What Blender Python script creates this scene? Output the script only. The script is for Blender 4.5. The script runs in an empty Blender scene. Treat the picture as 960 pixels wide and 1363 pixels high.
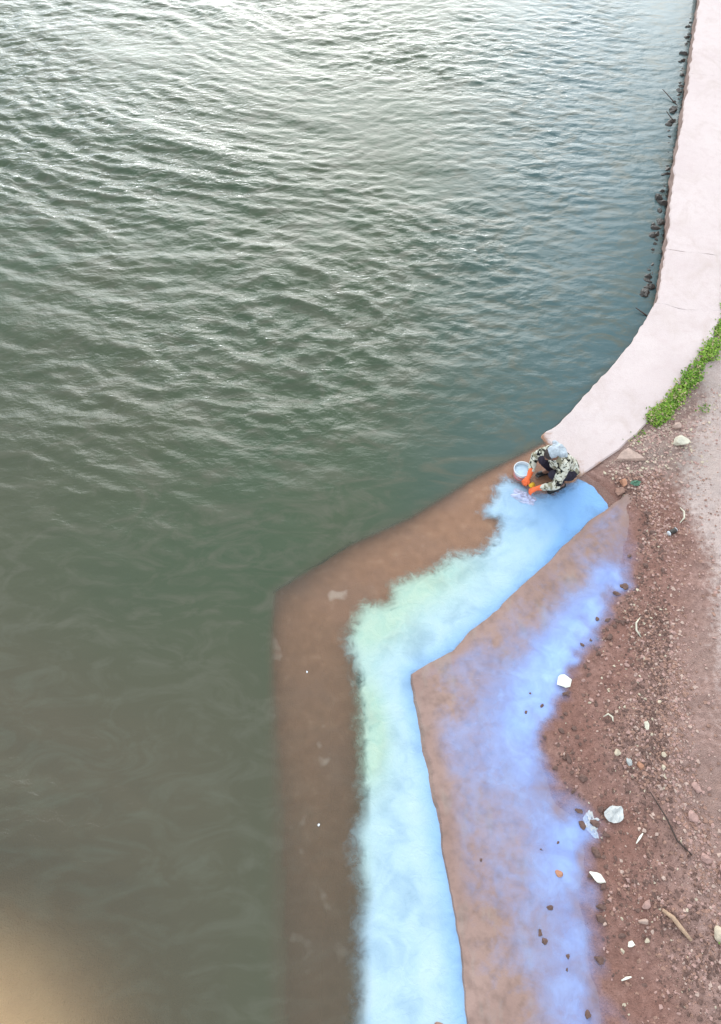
import bpy, bmesh, math, random
import numpy as np
from mathutils import Vector, Matrix, noise as mnoise

# ------------------------------------------------------------------ scene, camera, sky, sun
SC = bpy.context.scene
COL = SC.collection
R = math.radians
random.seed(5)
RNG = np.random.default_rng(11)

cam = bpy.data.cameras.new('camera')
cam.sensor_fit = 'HORIZONTAL'
cam.sensor_width = 36.0
cam.lens = 36.0 * 963 / 960
cam.clip_end = 2000
cam_o = bpy.data.objects.new('camera', cam)
COL.objects.link(cam_o)
cam_o.location = (0, 0, 8.6)
cam_o.rotation_euler = (R(90 - 58), 0, 0)
SC.camera = cam_o

SUN_EL, SUN_AZ = R(25), math.atan2(-0.05, 0.99)      # high cloud: soft sun ahead, a little left
world = bpy.data.worlds.new('World')
SC.world = world
world.use_nodes = True
wn, wl = world.node_tree.nodes, world.node_tree.links
wn.clear()
sky = wn.new('ShaderNodeTexSky')
sky.sky_type = 'NISHITA'
sky.sun_disc = False
sky.sun_elevation = SUN_EL
sky.sun_rotation = SUN_AZ
sky.dust_density = 3.0
sky.ozone_density = 1.0
hsv = wn.new('ShaderNodeHueSaturation')              # thin overcast: paler sky
hsv.inputs['Saturation'].default_value = 0.7
bg = wn.new('ShaderNodeBackground')
bg.inputs['Strength'].default_value = 0.15
wo = wn.new('ShaderNodeOutputWorld')
wl.new(sky.outputs[0], hsv.inputs['Color'])
cl_n = wn.new('ShaderNodeTexNoise')                  # a broken sheet of pale cloud over the whole sky
cl_n.inputs['Scale'].default_value = 3.0; cl_n.inputs['Detail'].default_value = 5
cl_t = wn.new('ShaderNodeTexCoord')
cl_r = wn.new('ShaderNodeMapRange')
cl_r.inputs[1].default_value = .3; cl_r.inputs[2].default_value = .7; cl_r.inputs[3].default_value = .72; cl_r.inputs[4].default_value = .95
cl_m = wn.new('ShaderNodeMix'); cl_m.data_type = 'RGBA'
cl_m.inputs[7].default_value = (7.7, 8.9, 9.9, 1)
wl.new(cl_t.outputs['Generated'], cl_n.inputs['Vector'])
wl.new(cl_n.outputs['Fac'], cl_r.inputs[0])
wl.new(cl_r.outputs[0], cl_m.inputs[0])
wl.new(hsv.outputs[0], cl_m.inputs[6])
wl.new(cl_m.outputs[2], bg.inputs[0])
wl.new(bg.outputs[0], wo.inputs[0])

sun = bpy.data.lights.new('sun', 'SUN')
sun.energy = 1.5
sun.angle = R(48)
sun.color = (0.97, 1.0, 0.99)
sun_o = bpy.data.objects.new('sun', sun)
COL.objects.link(sun_o)
sd_ = Vector((math.sin(SUN_AZ) * math.cos(SUN_EL), math.cos(SUN_AZ) * math.cos(SUN_EL), math.sin(SUN_EL)))
sun_o.rotation_euler = (-sd_).to_track_quat('-Z', 'Y').to_euler()
sun_o.location = (-6, 14, 20)

SC.view_settings.view_transform = 'Standard'
SC.view_settings.look = 'None'
SC.view_settings.gamma = 1
SC.view_settings.exposure = 0.55
SC.view_settings.use_curve_mapping = False

# ------------------------------------------------------------------ helpers
def link(o, parent=None):
    COL.objects.link(o)
    if parent is not None:
        o.parent = parent
    return o

def tag(o, label=None, cat=None, group=None, kind=None):
    if label: o['label'] = label
    if cat: o['category'] = cat
    if group: o['group'] = group
    if kind: o['kind'] = kind
    return o

def empty(name, loc=(0, 0, 0), rz=0):
    o = bpy.data.objects.new(name, None)
    o.empty_display_size = 0.1
    o.location = loc
    o.rotation_euler = (0, 0, rz)
    return link(o)

def mesh_obj(name, verts, faces, mat=None, parent=None, smooth=False):
    me = bpy.data.meshes.new(name)
    me.from_pydata([tuple(v) for v in verts], [], [tuple(f) for f in faces])
    if mat: me.materials.append(mat)
    if smooth: me.polygons.foreach_set('use_smooth', [True] * len(me.polygons))
    me.update()
    return link(bpy.data.objects.new(name, me), parent)

def bm_obj(name, bm, mat=None, parent=None, smooth=False):
    me = bpy.data.meshes.new(name)
    bm.to_mesh(me); bm.free()
    if mat: me.materials.append(mat)
    if smooth: me.polygons.foreach_set('use_smooth', [True] * len(me.polygons))
    return link(bpy.data.objects.new(name, me), parent)

def grid_obj(name, xs, ys, Z, mat, attrs=None, parent=None, X=None, Y=None, keep=None):
    """regular grid sheet; attrs: name -> per vertex floats; keep: per cell boolean"""
    nx, ny = len(xs), len(ys)
    if X is None: X, Y = np.meshgrid(xs, ys)
    co = np.stack([X, Y, Z], -1).reshape(-1, 3).astype(np.float32)
    i = np.arange(nx * ny).reshape(ny, nx)
    q = np.stack([i[:-1, :-1], i[:-1, 1:], i[1:, 1:], i[1:, :-1]], -1).reshape(-1, 4)
    if keep is not None: q = q[keep.reshape(-1)]
    me = bpy.data.meshes.new(name)
    me.vertices.add(len(co)); me.vertices.foreach_set('co', co.ravel())
    me.loops.add(q.size); me.loops.foreach_set('vertex_index', q.ravel().astype(np.int32))
    me.polygons.add(len(q))
    me.polygons.foreach_set('loop_start', (np.arange(len(q)) * 4).astype(np.int32))
    me.polygons.foreach_set('use_smooth', np.ones(len(q), bool))
    me.update(calc_edges=True)
    for k, v in (attrs or {}).items():
        a = me.attributes.new(k, 'FLOAT', 'POINT')
        a.data.foreach_set('value', np.asarray(v, np.float32).ravel())
    me.materials.append(mat)
    return link(bpy.data.objects.new(name, me), parent)

def axis(parts):
    out = []
    for a, b, s in parts:
        n = max(1, int(round((b - a) / s)))
        out.append(np.linspace(a, b, n, endpoint=False))
    out.append(np.array([parts[-1][1]]))
    return np.concatenate(out)

def sstep(a, b, x):
    t = np.clip((x - a) / (b - a), 0, 1)
    return t * t * (3 - 2 * t)

_perm = np.random.default_rng(3).random((256, 256))
def vnoise(x, y):
    xi = np.floor(x).astype(int); yi = np.floor(y).astype(int)
    fx = x - xi; fy = y - yi
    fx = fx * fx * (3 - 2 * fx); fy = fy * fy * (3 - 2 * fy)
    g = lambda a, b: _perm[a & 255, b & 255]
    return (g(xi, yi) * (1 - fx) + g(xi + 1, yi) * fx) * (1 - fy) + (g(xi, yi + 1) * (1 - fx) + g(xi + 1, yi + 1) * fx) * fy

def fbm(x, y, o=4):
    s = 0; a = .5; t = 0
    for k in range(o):
        s = s + a * vnoise(x * 2 ** k + 17.3 * k, y * 2 ** k + 5.1 * k); t += a; a *= .5
    return s / t * 2 - 1

def poly_dist(P, X, Y):
    """distance to polyline, nearest point's running parameter"""
    best = np.full(X.shape, 1e9); par = np.zeros(X.shape); side = np.zeros(X.shape)
    for k in range(len(P) - 1):
        ax, ay = P[k][:2]; bx, by = P[k + 1][:2]
        dx, dy = bx - ax, by - ay
        t = np.clip(((X - ax) * dx + (Y - ay) * dy) / (dx * dx + dy * dy), 0, 1)
        d = np.hypot(X - ax - t * dx, Y - ay - t * dy)
        s = np.sign(dx * (Y - ay) - dy * (X - ax))
        m = d < best - 1e-9
        best = np.where(m, d, best); par = np.where(m, k + t, par); side = np.where(m, s, side)
    return best, par, side

def inside(P, X, Y):
    r = np.zeros(X.shape, bool); n = len(P)
    for k in range(n):
        ax, ay = P[k][:2]; bx, by = P[(k + 1) % n][:2]
        c = ((ay > Y) != (by > Y))
        xx = (bx - ax) * (Y - ay) / (by - ay + 1e-12) + ax
        r ^= c & (X < xx)
    return r

def poly_sd(P, X, Y):
    d, _, _ = poly_dist(list(P) + [P[0]], X, Y)
    return np.where(inside(P, X, Y), d, -d)

# ------------------------------------------------------------------ materials
class NT:
    def __init__(s, name):
        s.m = bpy.data.materials.new(name); s.m.use_nodes = True
        s.n, s.l = s.m.node_tree.nodes, s.m.node_tree.links
        s.n.clear()
        s.out = s.n.new('ShaderNodeOutputMaterial')
        s.tc = s.n.new('ShaderNodeTexCoord')
    def node(s, t, ins=None, **kw):
        n = s.n.new('ShaderNode' + t)
        for k, v in kw.items(): setattr(n, k, v)
        for k, v in (ins or {}).items():
            if hasattr(v, 'links') or hasattr(v, 'is_linked'): s.l.new(v, n.inputs[k])
            else: n.inputs[k].default_value = v
        return n
    def noise(s, scale, detail=4, rough=.55, dist=0, vec=None, sc=None):
        v = vec or s.tc.outputs['Object']
        if sc:
            v = s.node('Mapping', {'Vector': v, 'Scale': sc}).outputs[0]
        return s.node('TexNoise', {'Vector': v, 'Scale': scale, 'Detail': detail, 'Roughness': rough, 'Distortion': dist}).outputs['Fac']
    def ramp(s, fac, stops, interp='LINEAR'):
        n = s.node('ValToRGB', {'Fac': fac}); n.color_ramp.interpolation = interp
        e = n.color_ramp.elements
        while len(e) < len(stops): e.new(0.5)
        for k, (p, c) in enumerate(stops):
            e[k].position = p
            e[k].color = (c, c, c, 1) if isinstance(c, (int, float)) else (*c, 1)
        return n.outputs['Color']
    def mix(s, f, a, b, mode='MIX'):
        n = s.node('Mix', data_type='RGBA', blend_type=mode)
        for k, v in ((0, f), (6, a), (7, b)):
            if hasattr(v, 'is_linked'): s.l.new(v, n.inputs[k])
            else: n.inputs[k].default_value = v if k == 0 or len(v) == 4 else (*v, 1)
        return n.outputs[2]
    def math(s, op, a, b=0.0, c=0.0, clamp=False):
        n = s.node('Math', operation=op, use_clamp=clamp)
        for k, v in enumerate((a, b, c)):
            if hasattr(v, 'is_linked'): s.l.new(v, n.inputs[k])
            else: n.inputs[k].default_value = v
        return n.outputs[0]
    def attr(s, name):
        return s.node('Attribute', attribute_name=name).outputs['Fac']
    def bump(s, h, dist, strength=1.0):
        return s.node('Bump', {'Height': h, 'Distance': dist, 'Strength': strength}).outputs[0]
    def principled(s, **ins):
        p = s.node('BsdfPrincipled', {k.replace('_', ' '): v for k, v in ins.items()})
        s.l.new(p.outputs[0], s.out.inputs[0])
        return s.m

def simple(name, col, rough=.7, var=.25, scale=20, bump=.004, spec=.3):
    t = NT(name)
    n = t.noise(scale, 5)
    lo = tuple(c * (1 - var) for c in col); hi = tuple(min(1, c * (1 + var)) for c in col)
    c = t.ramp(n, [(.3, lo), (.7, hi)])
    return t.principled(Base_Color=(c), Roughness=rough, Normal=t.bump(t.noise(scale * 2.5, 4), bump), **{'Specular IOR Level': spec})

def mat_quay():
    t = NT('pink_concrete')
    geo = t.node('NewGeometry').outputs['Position']
    z = t.node('SeparateXYZ', {0: geo}).outputs[2]
    big = t.noise(.9, 4, vec=geo); mid = t.noise(7, 5, vec=geo); fine = t.noise(60, 3, vec=geo)
    dry = t.ramp(big, [(.3, (.51, .405, .38)), (.7, (.57, .465, .435))])
    dry = t.mix(t.ramp(mid, [(.5, 0.0), (.75, .45)]), dry, (0.470, 0.353, 0.330))
    dry = t.mix(t.ramp(fine, [(.3, .3), (.55, 0.0)]), dry, (0.414, 0.308, 0.280))
    stain = t.noise(2.6, 6, .65, 1.0, vec=geo, sc=(1.0, .6, 1))
    dry = t.mix(t.ramp(stain, [(.50, 0.0), (.72, .40)]), dry, (.41, .31, .265))
    silt = t.ramp(mid, [(.25, (.26, .125, .070)), (.6, (.33, .165, .095)), (.8, (.40, .225, .14))])
    silt = t.mix(t.ramp(big, [(.45, 0.0), (.7, .6)]), silt, (.26, .145, .105))
    spots = t.ramp(t.noise(3.2, 2, .4, vec=geo), [(.68, 0.0), (.76, .5)])
    silt = t.mix(spots, silt, (0.650, 0.520, 0.429))
    zz = t.math('ADD', z, t.math('MULTIPLY', t.math('SUBTRACT', t.noise(4.5, 5, .6, .6, vec=geo), .5), .14))
    wet = t.node('MapRange', {0: zz, 1: .035, 2: .008, 3: 0.0, 4: 1.0}).outputs[0]
    c = t.mix(wet, dry, silt)
    # sheer outer face keeps a brown tide mark
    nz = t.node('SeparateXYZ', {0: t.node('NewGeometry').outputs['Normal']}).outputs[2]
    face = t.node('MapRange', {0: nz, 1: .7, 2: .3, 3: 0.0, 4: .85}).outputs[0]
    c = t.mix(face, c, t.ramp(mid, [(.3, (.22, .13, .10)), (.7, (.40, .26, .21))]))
    h = t.math('ADD', t.math('MULTIPLY', mid, .6), t.math('MULTIPLY', fine, .4))
    return t.principled(Base_Color=c, Roughness=.85, Normal=t.bump(h, .012, .7), **{'Specular IOR Level': .25})

def mat_slab():
    t = NT('wet_silted_concrete')
    big = t.noise(1.3, 4); mid = t.noise(8, 5); fine = t.noise(50, 3)
    c = t.ramp(big, [(.3, (.235, .140, .112)), (.7, (.30, .19, .155))])
    c = t.mix(t.ramp(mid, [(.45, 0.0), (.7, .6)]), c, (.155, .095, .075))
    c = t.mix(t.ramp(t.noise(5, 4, sc=(1, .35, 1)), [(.55, 0.0), (.75, .35)]), c, (.27, .255, .22))
    c = t.mix(t.attr('bank'), c, t.ramp(mid, [(.3, (.17, .092, .072)), (.7, (.25, .145, .118))]))
    h = t.math('ADD', t.math('MULTIPLY', mid, .6), t.math('MULTIPLY', fine, .4))
    return t.principled(Base_Color=c, Roughness=.6, Normal=t.bump(h, .012, .6), **{'Specular IOR Level': .3})

def mat_ground():
    t = NT('red_mud_and_dust')
    damp = t.attr('damp'); dry = t.attr('dry'); glow_shoal = t.attr('glow_shoal'); dirt = t.attr('dirt')
    a = t.noise(2.2, 5); b = t.noise(14, 5, .6); f = t.noise(55, 4, .65)
    wet = t.ramp(b, [(.25, (0.212, 0.122, 0.099)), (.5, (0.315, 0.190, 0.156)), (.75, (0.425, 0.272, 0.230))])
    wet = t.mix(t.ramp(a, [(.4, 0.0), (.7, .55)]), wet, (0.281, 0.178, 0.145))
    wet = t.mix(t.ramp(f, [(.58, 0.0), (.75, .55)]), wet, (0.510, 0.315, 0.255))
    wet = t.mix(t.ramp(f, [(.28, .7), (.42, 0.0)]), wet, (0.128, 0.071, 0.058))
    wet = t.mix(t.math('MULTIPLY', damp, t.ramp(a, [(.3, .65), (.6, 1.0)])), wet, t.mix(1.0, wet, (.76, .60, .55), 'MULTIPLY'))
    dust = t.ramp(b, [(.3, (.44, .325, .285)), (.7, (.54, .415, .37))])
    dust = t.mix(t.ramp(f, [(.6, 0.0), (.75, .5)]), dust, (0.287, 0.218, 0.184))
    edge = t.math('ADD', dry, t.math('MULTIPLY', t.math('SUBTRACT', b, .5), .9))
    c = t.mix(t.node('MapRange', {0: edge, 1: .3, 2: .75}).outputs[0], wet, dust)
    grey = t.ramp(b, [(.3, (0.161, 0.132, 0.109)), (.7, (0.322, 0.270, 0.230))])
    c = t.mix(t.math('MULTIPLY', dirt, t.ramp(b, [(.3, .5), (.6, 1.0)])), c, grey)
    c = t.mix(glow_shoal, c, t.ramp(a, [(.3, (.54, .34, .18)), (.7, (.62, .40, .21))]))  # warm glow painted as the bed colour of the added shoal
    h = t.math('ADD', t.math('MULTIPLY', b, .5), t.math('MULTIPLY', f, .5))
    return t.principled(Base_Color=c, Roughness=.8, Normal=t.bump(h, .055, 1.0), **{'Specular IOR Level': .25})

def mat_water():
    t = NT('lake_water')
    o = t.tc.outputs['Object']
    murk, rough, tint = t.attr('murk'), t.attr('ruffle'), t.attr('silt')
    a = t.noise(.35, 3); b = t.noise(1.1, 4)
    deep = t.ramp(a, [(.3, (.036, .056, .028)), (.55, (.044, .060, .030)), (.75, (.054, .058, .029))])
    deep = t.mix(t.ramp(b, [(.45, 0.0), (.75, .35)]), deep, (.060, .068, .038))
    deep = t.mix(t.attr('teal'), deep, (.046, .084, .088))
    deep = t.mix(tint, deep, (.072, .060, .037))
    sw = t.noise(2.3, 5, .62, 1.8, sc=(.5, 1.0, 1))
    deep = t.mix(t.ramp(sw, [(.46, 0.0), (.68, .75)]), deep, (.084, .080, .053))  # brownish swirls of surface reflection painted into the body colour
    w1 = t.noise(3.4, 3, .55, .4, sc=(.55, 1, 1)); w2 = t.noise(9, 5, .6, .6, sc=(.6, 1, 1))
    h = t.math('ADD', t.math('MULTIPLY', w1, .65), t.math('MULTIPLY', w2, .36))
    n = t.node('Bump', {'Height': h, 'Distance': .10, 'Strength': rough}).outputs[0]
    body = t.node('BsdfDiffuse', {'Color': deep}).outputs[0]
    clear = t.node('BsdfTransparent', {'Color': (.985, .975, .955, 1)}).outputs[0]
    under = t.node('MixShader', {0: murk, 1: clear, 2: body}).outputs[0]
    g1 = t.node('BsdfGlossy', {'Color': (1, 1, 1, 1), 'Roughness': .26, 'Normal': n}).outputs[0]
    g2 = t.node('BsdfGlossy', {'Color': (1, 1, 1, 1), 'Roughness': .07, 'Normal': n}).outputs[0]
    gl = t.node('MixShader', {0: .35, 1: g1, 2: g2}).outputs[0]
    back = t.node('NewGeometry').outputs['Backfacing']    # same reflectance seen from either side of the sheet
    fr = t.node('Fresnel', {'IOR': t.node('MapRange', {0: back, 3: 1.333, 4: .75}).outputs[0], 'Normal': n}).outputs[0]
    s = t.node('MixShader', {0: fr, 1: under, 2: gl}).outputs[0]
    t.l.new(s, t.out.inputs[0])
    return t.m

def mat_milk():
    t = NT('milky_soap_water')
    geo = t.tc.outputs['Object']
    cover, mint, azure = t.attr('cover'), t.attr('mint'), t.attr('azure')
    n1 = t.noise(5.5, 6, .62, .8); n2 = t.noise(2.2, 4, .55, .5); n3 = t.noise(16, 5, .6, .6)
    e = t.math('ADD', cover, t.math('MULTIPLY', t.math('SUBTRACT', n1, .5), .34))
    e = t.math('ADD', e, t.math('MULTIPLY', t.math('SUBTRACT', n3, .5), .12))
    al = t.node('MapRange', {0: e, 1: -.09, 2: .15, 3: 0.0, 4: 1.0}, interpolation_type='SMOOTHSTEP').outputs[0]
    thin = t.ramp(n2, [(.28, .80), (.5, 1.0)])
    al = t.math('MULTIPLY', al, thin)
    blue = t.ramp(n2, [(.3, (.33, .475, .60)), (.65, (.43, .545, .62))])
    pale = t.ramp(n1, [(.3, (.33, .47, .40)), (.7, (.43, .53, .43))])
    blue = t.mix(azure, blue, (.20, .38, .67))
    c = t.mix(mint, blue, pale)
    h = t.math('ADD', n1, t.math('MULTIPLY', n3, .35))
    return t.principled(Base_Color=c, Roughness=1.0, Alpha=al, Normal=t.bump(h, .06, .35), **{'Specular IOR Level': 0.0})

def mat_film():
    t = NT('bluish_soap_film')
    d = t.attr('cover')
    n1 = t.noise(3.2, 6, .6, .8); n2 = t.noise(9, 5, .6, .5)
    e = t.math('ADD', d, t.math('MULTIPLY', t.math('SUBTRACT', n1, .5), .6))
    e = t.math('ADD', e, t.math('MULTIPLY', t.math('SUBTRACT', n2, .5), .35))
    al = t.node('MapRange', {0: e, 1: .12, 2: 1.25, 3: 0.0, 4: .90}).outputs[0]
    al = t.math('MULTIPLY', al, t.attr('fade'))
    c = t.ramp(n1, [(.3, (.28, .42, .85)), (.7, (.36, .50, .88))])
    return t.principled(Base_Color=c, Roughness=.35, Alpha=al, **{'Specular IOR Level': .2})

def mat_print():
    t = NT('printed_cloth')
    v = t.tc.outputs['Object']
    n = t.node('Mapping', {'Vector': v, 'Scale': (1, 1, 1.3)}).outputs[0]
    a = t.node('TexNoise', {'Vector': n, 'Scale': 11, 'Detail': 2, 'Roughness': .5, 'Distortion': 1.2}).outputs['Fac']
    b = t.node('TexNoise', {'Vector': n, 'Scale': 9, 'Detail': 2, 'Roughness': .5, 'Distortion': .8}).outputs['Fac']
    c = t.ramp(a, [(.0, (.012, .012, .014)), (.41, (.17, .155, .11)), (.46, (.50, .46, .37)), (.56, (.56, .54, .46)), (.67, (.02, .02, .02))], 'CONSTANT')
    c = t.mix(t.ramp(b, [(.60, 0.0), (.63, 1.0)]), c, (.24, .21, .14))
    return t.principled(Base_Color=c, Roughness=.9, Normal=t.bump(t.noise(30, 3), .01), **{'Specular IOR Level': .1})

M = dict(quay=mat_quay(), slab=mat_slab(), ground=mat_ground(), water=mat_water(), milk=mat_milk(), film=mat_film(), print=mat_print())
M['skin'] = simple('brown_skin', (.20, .10, .065), .55, .12, 30, .002)
M['scarf'] = simple('white_headcloth', (.36, .385, .41), .9, .35, 16, .008, .1)
M['trousers'] = simple('dark_trousers', (.030, .024, .034), .9, .3, 25, .006, .1)
M['glove'] = simple('orange_rubber', (.75, .13, .035), .45, .12, 20, .003)
M['shoe'] = simple('black_shoe', (.012, .012, .013), .5, .2, 30, .002)
M['hair'] = simple('black_hair', (.040, .026, .022), .6, .3, 60, .004)
M['eye'] = simple('dark_eye', (.02, .015, .012), .2, .1, 30, .0)
M['white_plastic'] = simple('white_plastic', (.62, .64, .66), .4, .06, 12, .001, .4)
M['pink_plastic'] = simple('pink_plastic', (.58, .22, .21), .4, .1, 12, .001, .4)
M['suds'] = simple('soapy_water', (.42, .52, .60), .25, .08, 14, .004, .5)
M['metal'] = simple('wire', (.35, .35, .36), .35, .1, 40, .0, .5)
M['laundry'] = simple('wet_white_cloth', (.46, .47, .62), .8, .18, 14, .012, .2)
M['yellow'] = simple('yellow_sponge', (.70, .40, .04), .9, .15, 60, .01, .1)
M['cream_stone'] = simple('cream_stone', (.55, .49, .38), .8, .15, 14, .012)
M['white_stone'] = simple('white_stone', (.78, .74, .62), .75, .06, 10, .008)
M['buff_stone'] = simple('buff_stone', (.42, .29, .235), .85, .2, 14, .015)
M['orange_stone'] = simple('orange_stone', (.40, .19, .115), .85, .25, 14, .015)
M['brown_stone'] = simple('brown_stone', (0.272, 0.152, 0.112), .85, .3, 14, .015)
M['pink_stone'] = simple('pink_stone', (.36, .215, .18), .85, .25, 18, .012)
M['pale_stone'] = simple('pale_pebble', (.46, .37, .27), .85, .2, 20, .01)
M['grey_stone'] = simple('grey_pebble', (.33, .33, .31), .85, .2, 20, .01)
M['dark_stone'] = simple('dark_wet_stone', (.045, .036, .030), .45, .4, 16, .02)
M['clod'] = simple('wet_mud_clod', (0.128, 0.070, 0.054), .7, .3, 20, .015)
M['film_scrap'] = simple('white_film', (.46, .45, .43), .5, .12, 18, .006)
M['green_scrap'] = simple('green_film', (.10, .20, .13), .5, .2, 18, .006)
M['wood'] = simple('bleached_wood', (.40, .26, .17), .85, .25, 30, .008)
M['bark'] = simple('dark_twig', (.06, .04, .032), .9, .3, 30, .008)
M['leaf_a'] = simple('weed_leaf_bright', (.19, .29, .035), .7, .35, 12, .0, .2)
M['leaf_b'] = simple('weed_leaf_dark', (.10, .19, .02), .7, .35, 12, .0, .2)
M['straw'] = simple('dry_straw', (.36, .27, .16), .85, .25, 12, .0, .2)

# ------------------------------------------------------------------ plan of the place (metres, water level z = 0)
QUAY = [  # outer edge, inner edge, top height
    ((36.0, 90.0), (37.2, 89.5), .42), ((20.0, 52.0), (21.2, 51.5), .40),
    ((9.97, 25.5), (11.17, 25.1), .37), ((8.30, 20.07), (9.5, 19.75), .36), ((7.39, 17.2), (8.58, 16.9), .34),
    ((6.54, 14.53), (7.72, 14.25), .32), ((5.89, 12.52), (7.05, 12.3), .30), ((5.35, 10.57), (6.45, 10.4), .27),
    ((4.98, 9.45), (6.06, 9.3), .25), ((4.33, 8.45), (5.45, 8.15), .21), ((3.76, 7.77), (4.86, 7.42), .17),
    ((3.20, 7.10), (4.38, 6.96), .12), ((2.95, 6.86), (3.80, 6.42), .075), ((2.74, 6.72), (3.22, 5.99), .035), ((2.69, 6.685), (3.17, 5.96), -.02),
    ((1.65, 6.08), (2.5, 5.52), -.07), ((0.64, 5.36), (1.64, 4.76), -.11), ((-0.21, 4.92), (0.79, 4.12), -.14),
    ((-1.22, 4.20), (-0.01, 3.45), -.20), ((-1.23, 3.53), (0.0, 3.0), -.23), ((-1.20, 2.12), (0.05, 2.1), -.32),
    ((-1.12, 0.92), (0.12, 1.1), -.42), ((-1.02, -0.5), (0.22, -0.5), -.54), ((-.95, -6.0), (0.3, -6.0), -.6)]
SLAB = [  # channel-side edge, bank-side edge, height at each, chamfer width
    ((3.78, 5.66), (4.05, 5.5), .035, .005, .03), ((3.45, 5.40), (3.98, 5.25), .03, .005, .03), ((3.12, 5.15), (3.9, 4.95), .026, .005, .03),
    ((2.4, 4.45), (3.6, 4.05), .024, .005, .03), ((1.64, 3.77), (3.15, 3.45), .024, .005, .03), ((1.13, 3.31), (2.95, 3.1), .022, .005, .03),
    ((0.65, 3.02), (2.8, 2.9), .022, .005, .04), ((0.69, 2.63), (2.6, 2.6), .016, .005, .08), ((0.83, 1.95), (2.6, 1.95), .008, .005, .17),
    ((0.89, 1.21), (2.8, 1.2), .006, .005, .05), ((0.98, 0.56), (2.8, 0.56), .006, .005, .04), ((1.02, 0.02), (2.7, 0.0), .006, .005, .04),
    ((1.04, -0.49), (2.65, -0.5), .006, .005, .04), ((1.1, -6.0), (2.6, -6.0), .006, .005, .04)]
WATERLINE = [(3.30, 6.03), (3.62, 5.72), (3.70, 5.50), (3.77, 5.27), (3.60, 4.72), (3.34, 4.12), (3.02, 3.72), (2.77, 3.45), (2.53, 2.95),
             (2.2, 2.44), (2.10, 2.1), (2.2, 1.62), (2.44, 1.29), (2.43, 0.84), (2.33, 0.22), (2.36, -0.49), (2.3, -6.0), (2.0, -60.0), (-30, -300)]
INNER = [(q[1][0], q[1][1], q[2]) for q in QUAY if q[2] > .05]
SHORE = [(146, 365, .45)] + INNER[:-1] + [(x, y, 0.0) for x, y in WATERLINE]
SHORE_Z = np.array([p[2] for p in SHORE])
OUTER = [q[0] for q in QUAY]
Q_POLY = OUTER + [q[1] for q in QUAY][::-1]
S_POLY = [q[0] for q in SLAB] + [q[1] for q in SLAB][::-1]
N_IN = len(INNER)
SEA = [(q[0][0] - .02, q[0][1] + .02) for q in QUAY] + [(-.95, -900), (-900, -900), (-900, 900), (150, 900)]
LAND = [(p[0], p[1]) for p in SHORE] + [(-30, -900), (900, -900), (900, 900), (146, 900)]

def ground_height(X, Y, detail=True):
    d, par, side = poly_dist(SHORE, X, Y)
    sd = np.where(inside(LAND, X, Y), d, -d)      # positive on the land side
    sd = sd + np.where((Y < 6.2) & (Y > -8) & (np.abs(sd) < 1), .075 * fbm(X * 3.1, Y * 3.1, 4) * sstep(1, .5, np.abs(sd)), 0)
    zp = np.interp(par, np.arange(len(SHORE)), SHORE_Z)
    pathy = par < N_IN - .9            # nearest to the quay's inner edge
    land_w = .014 + .42 * (1 - np.exp(-np.clip(sd, 0, None) * .14 / .42))
    land_p = zp - .025 + .10 * (1 - np.exp(-np.clip(sd, 0, None) / 1.5))
    dI, pI, _ = poly_dist(INNER, X, Y)
    zI = np.interp(pI, np.arange(N_IN), np.array([p[2] for p in INNER]))
    w = np.exp(-dI / .7)
    land = (1 - w) * land_w + w * (zI - .03)
    land = np.where(pathy, np.maximum(land, zI * w), land)
    sea_w = np.maximum(.22 * sd + .014, -.6)
    sea_p = zp - .03 + 3 * sd
    sea = np.where(pathy, np.maximum(sea_p, -2.6), sea_w)
    far = sstep(2.6, 5.0, -sd)
    sea = sea * (1 - far) + (-2.6) * far
    z = np.where(sd > 0, land, sea)
    if detail:
        k = sstep(-.3, .25, sd)
        z = z + k * (.035 * fbm(X * 1.7, Y * 1.7, 4) + .028 * fbm(X * 7, Y * 7, 4) * sstep(0.0, .3, sd))
    z = np.where(inside(SEA, X, Y), -2.6, z)
    # made-up shoal off the quay, put in for the warm blurred glow
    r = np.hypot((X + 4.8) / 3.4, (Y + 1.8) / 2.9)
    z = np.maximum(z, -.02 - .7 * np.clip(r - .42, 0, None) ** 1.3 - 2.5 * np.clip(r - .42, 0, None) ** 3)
    return z, sd

# ------------------------------------------------------------------ ground: one sheet to the horizon
xs = axis([(-320, -40, 14), (-40, -8, 2), (-8, -1, .14), (-1, 2.0, .08), (2.0, 6.6, .026), (6.6, 12, .2), (12, 40, 2), (40, 320, 14)])
ys = axis([(-320, -40, 14), (-40, -4, 2), (-4, -1.2, .1), (-1.2, 7.6, .028), (7.6, 12, .12), (12, 40, 1), (40, 360, 14)])
X, Y = np.meshgrid(xs, ys)
Z, SDG = ground_height(X, Y)
DRT = [(5.0, 7.5), (4.45, 6.45), (4.2, 5.5), (4.38, 4.5), (4.08, 3.3), (3.78, 2.2), (3.7, 1.4), (3.85, .2), (4.0, -.8), (4.3, -6)]
dd, _, ss = poly_dist(DRT, X, Y)
dry = sstep(-.1, .7, dd * ss) * (SDG > 0) * (.45 + .55 * sstep(1.5, 4.2, Y))
dirt = np.exp(-((X - 4.35) / .75) ** 2 - ((Y - 6.25) / .55) ** 2) + np.exp(-((X - 5.2) / .6) ** 2 - ((Y - 7.5) / .5) ** 2) * .7
glow_shoal = sstep(1.7, .9, np.hypot((X + 4.8) / 3.4, (Y + 1.8) / 2.9))  # where the added shoal takes its warm glow colour
tag(grid_obj('ground', xs, ys, Z, M['ground'], dict(damp=sstep(1.25, .45, SDG) * sstep(6.6, 5.8, Y), dry=dry, glow_shoal=glow_shoal, dirt=np.clip(dirt, 0, 1) * .6)), kind='structure')

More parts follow.
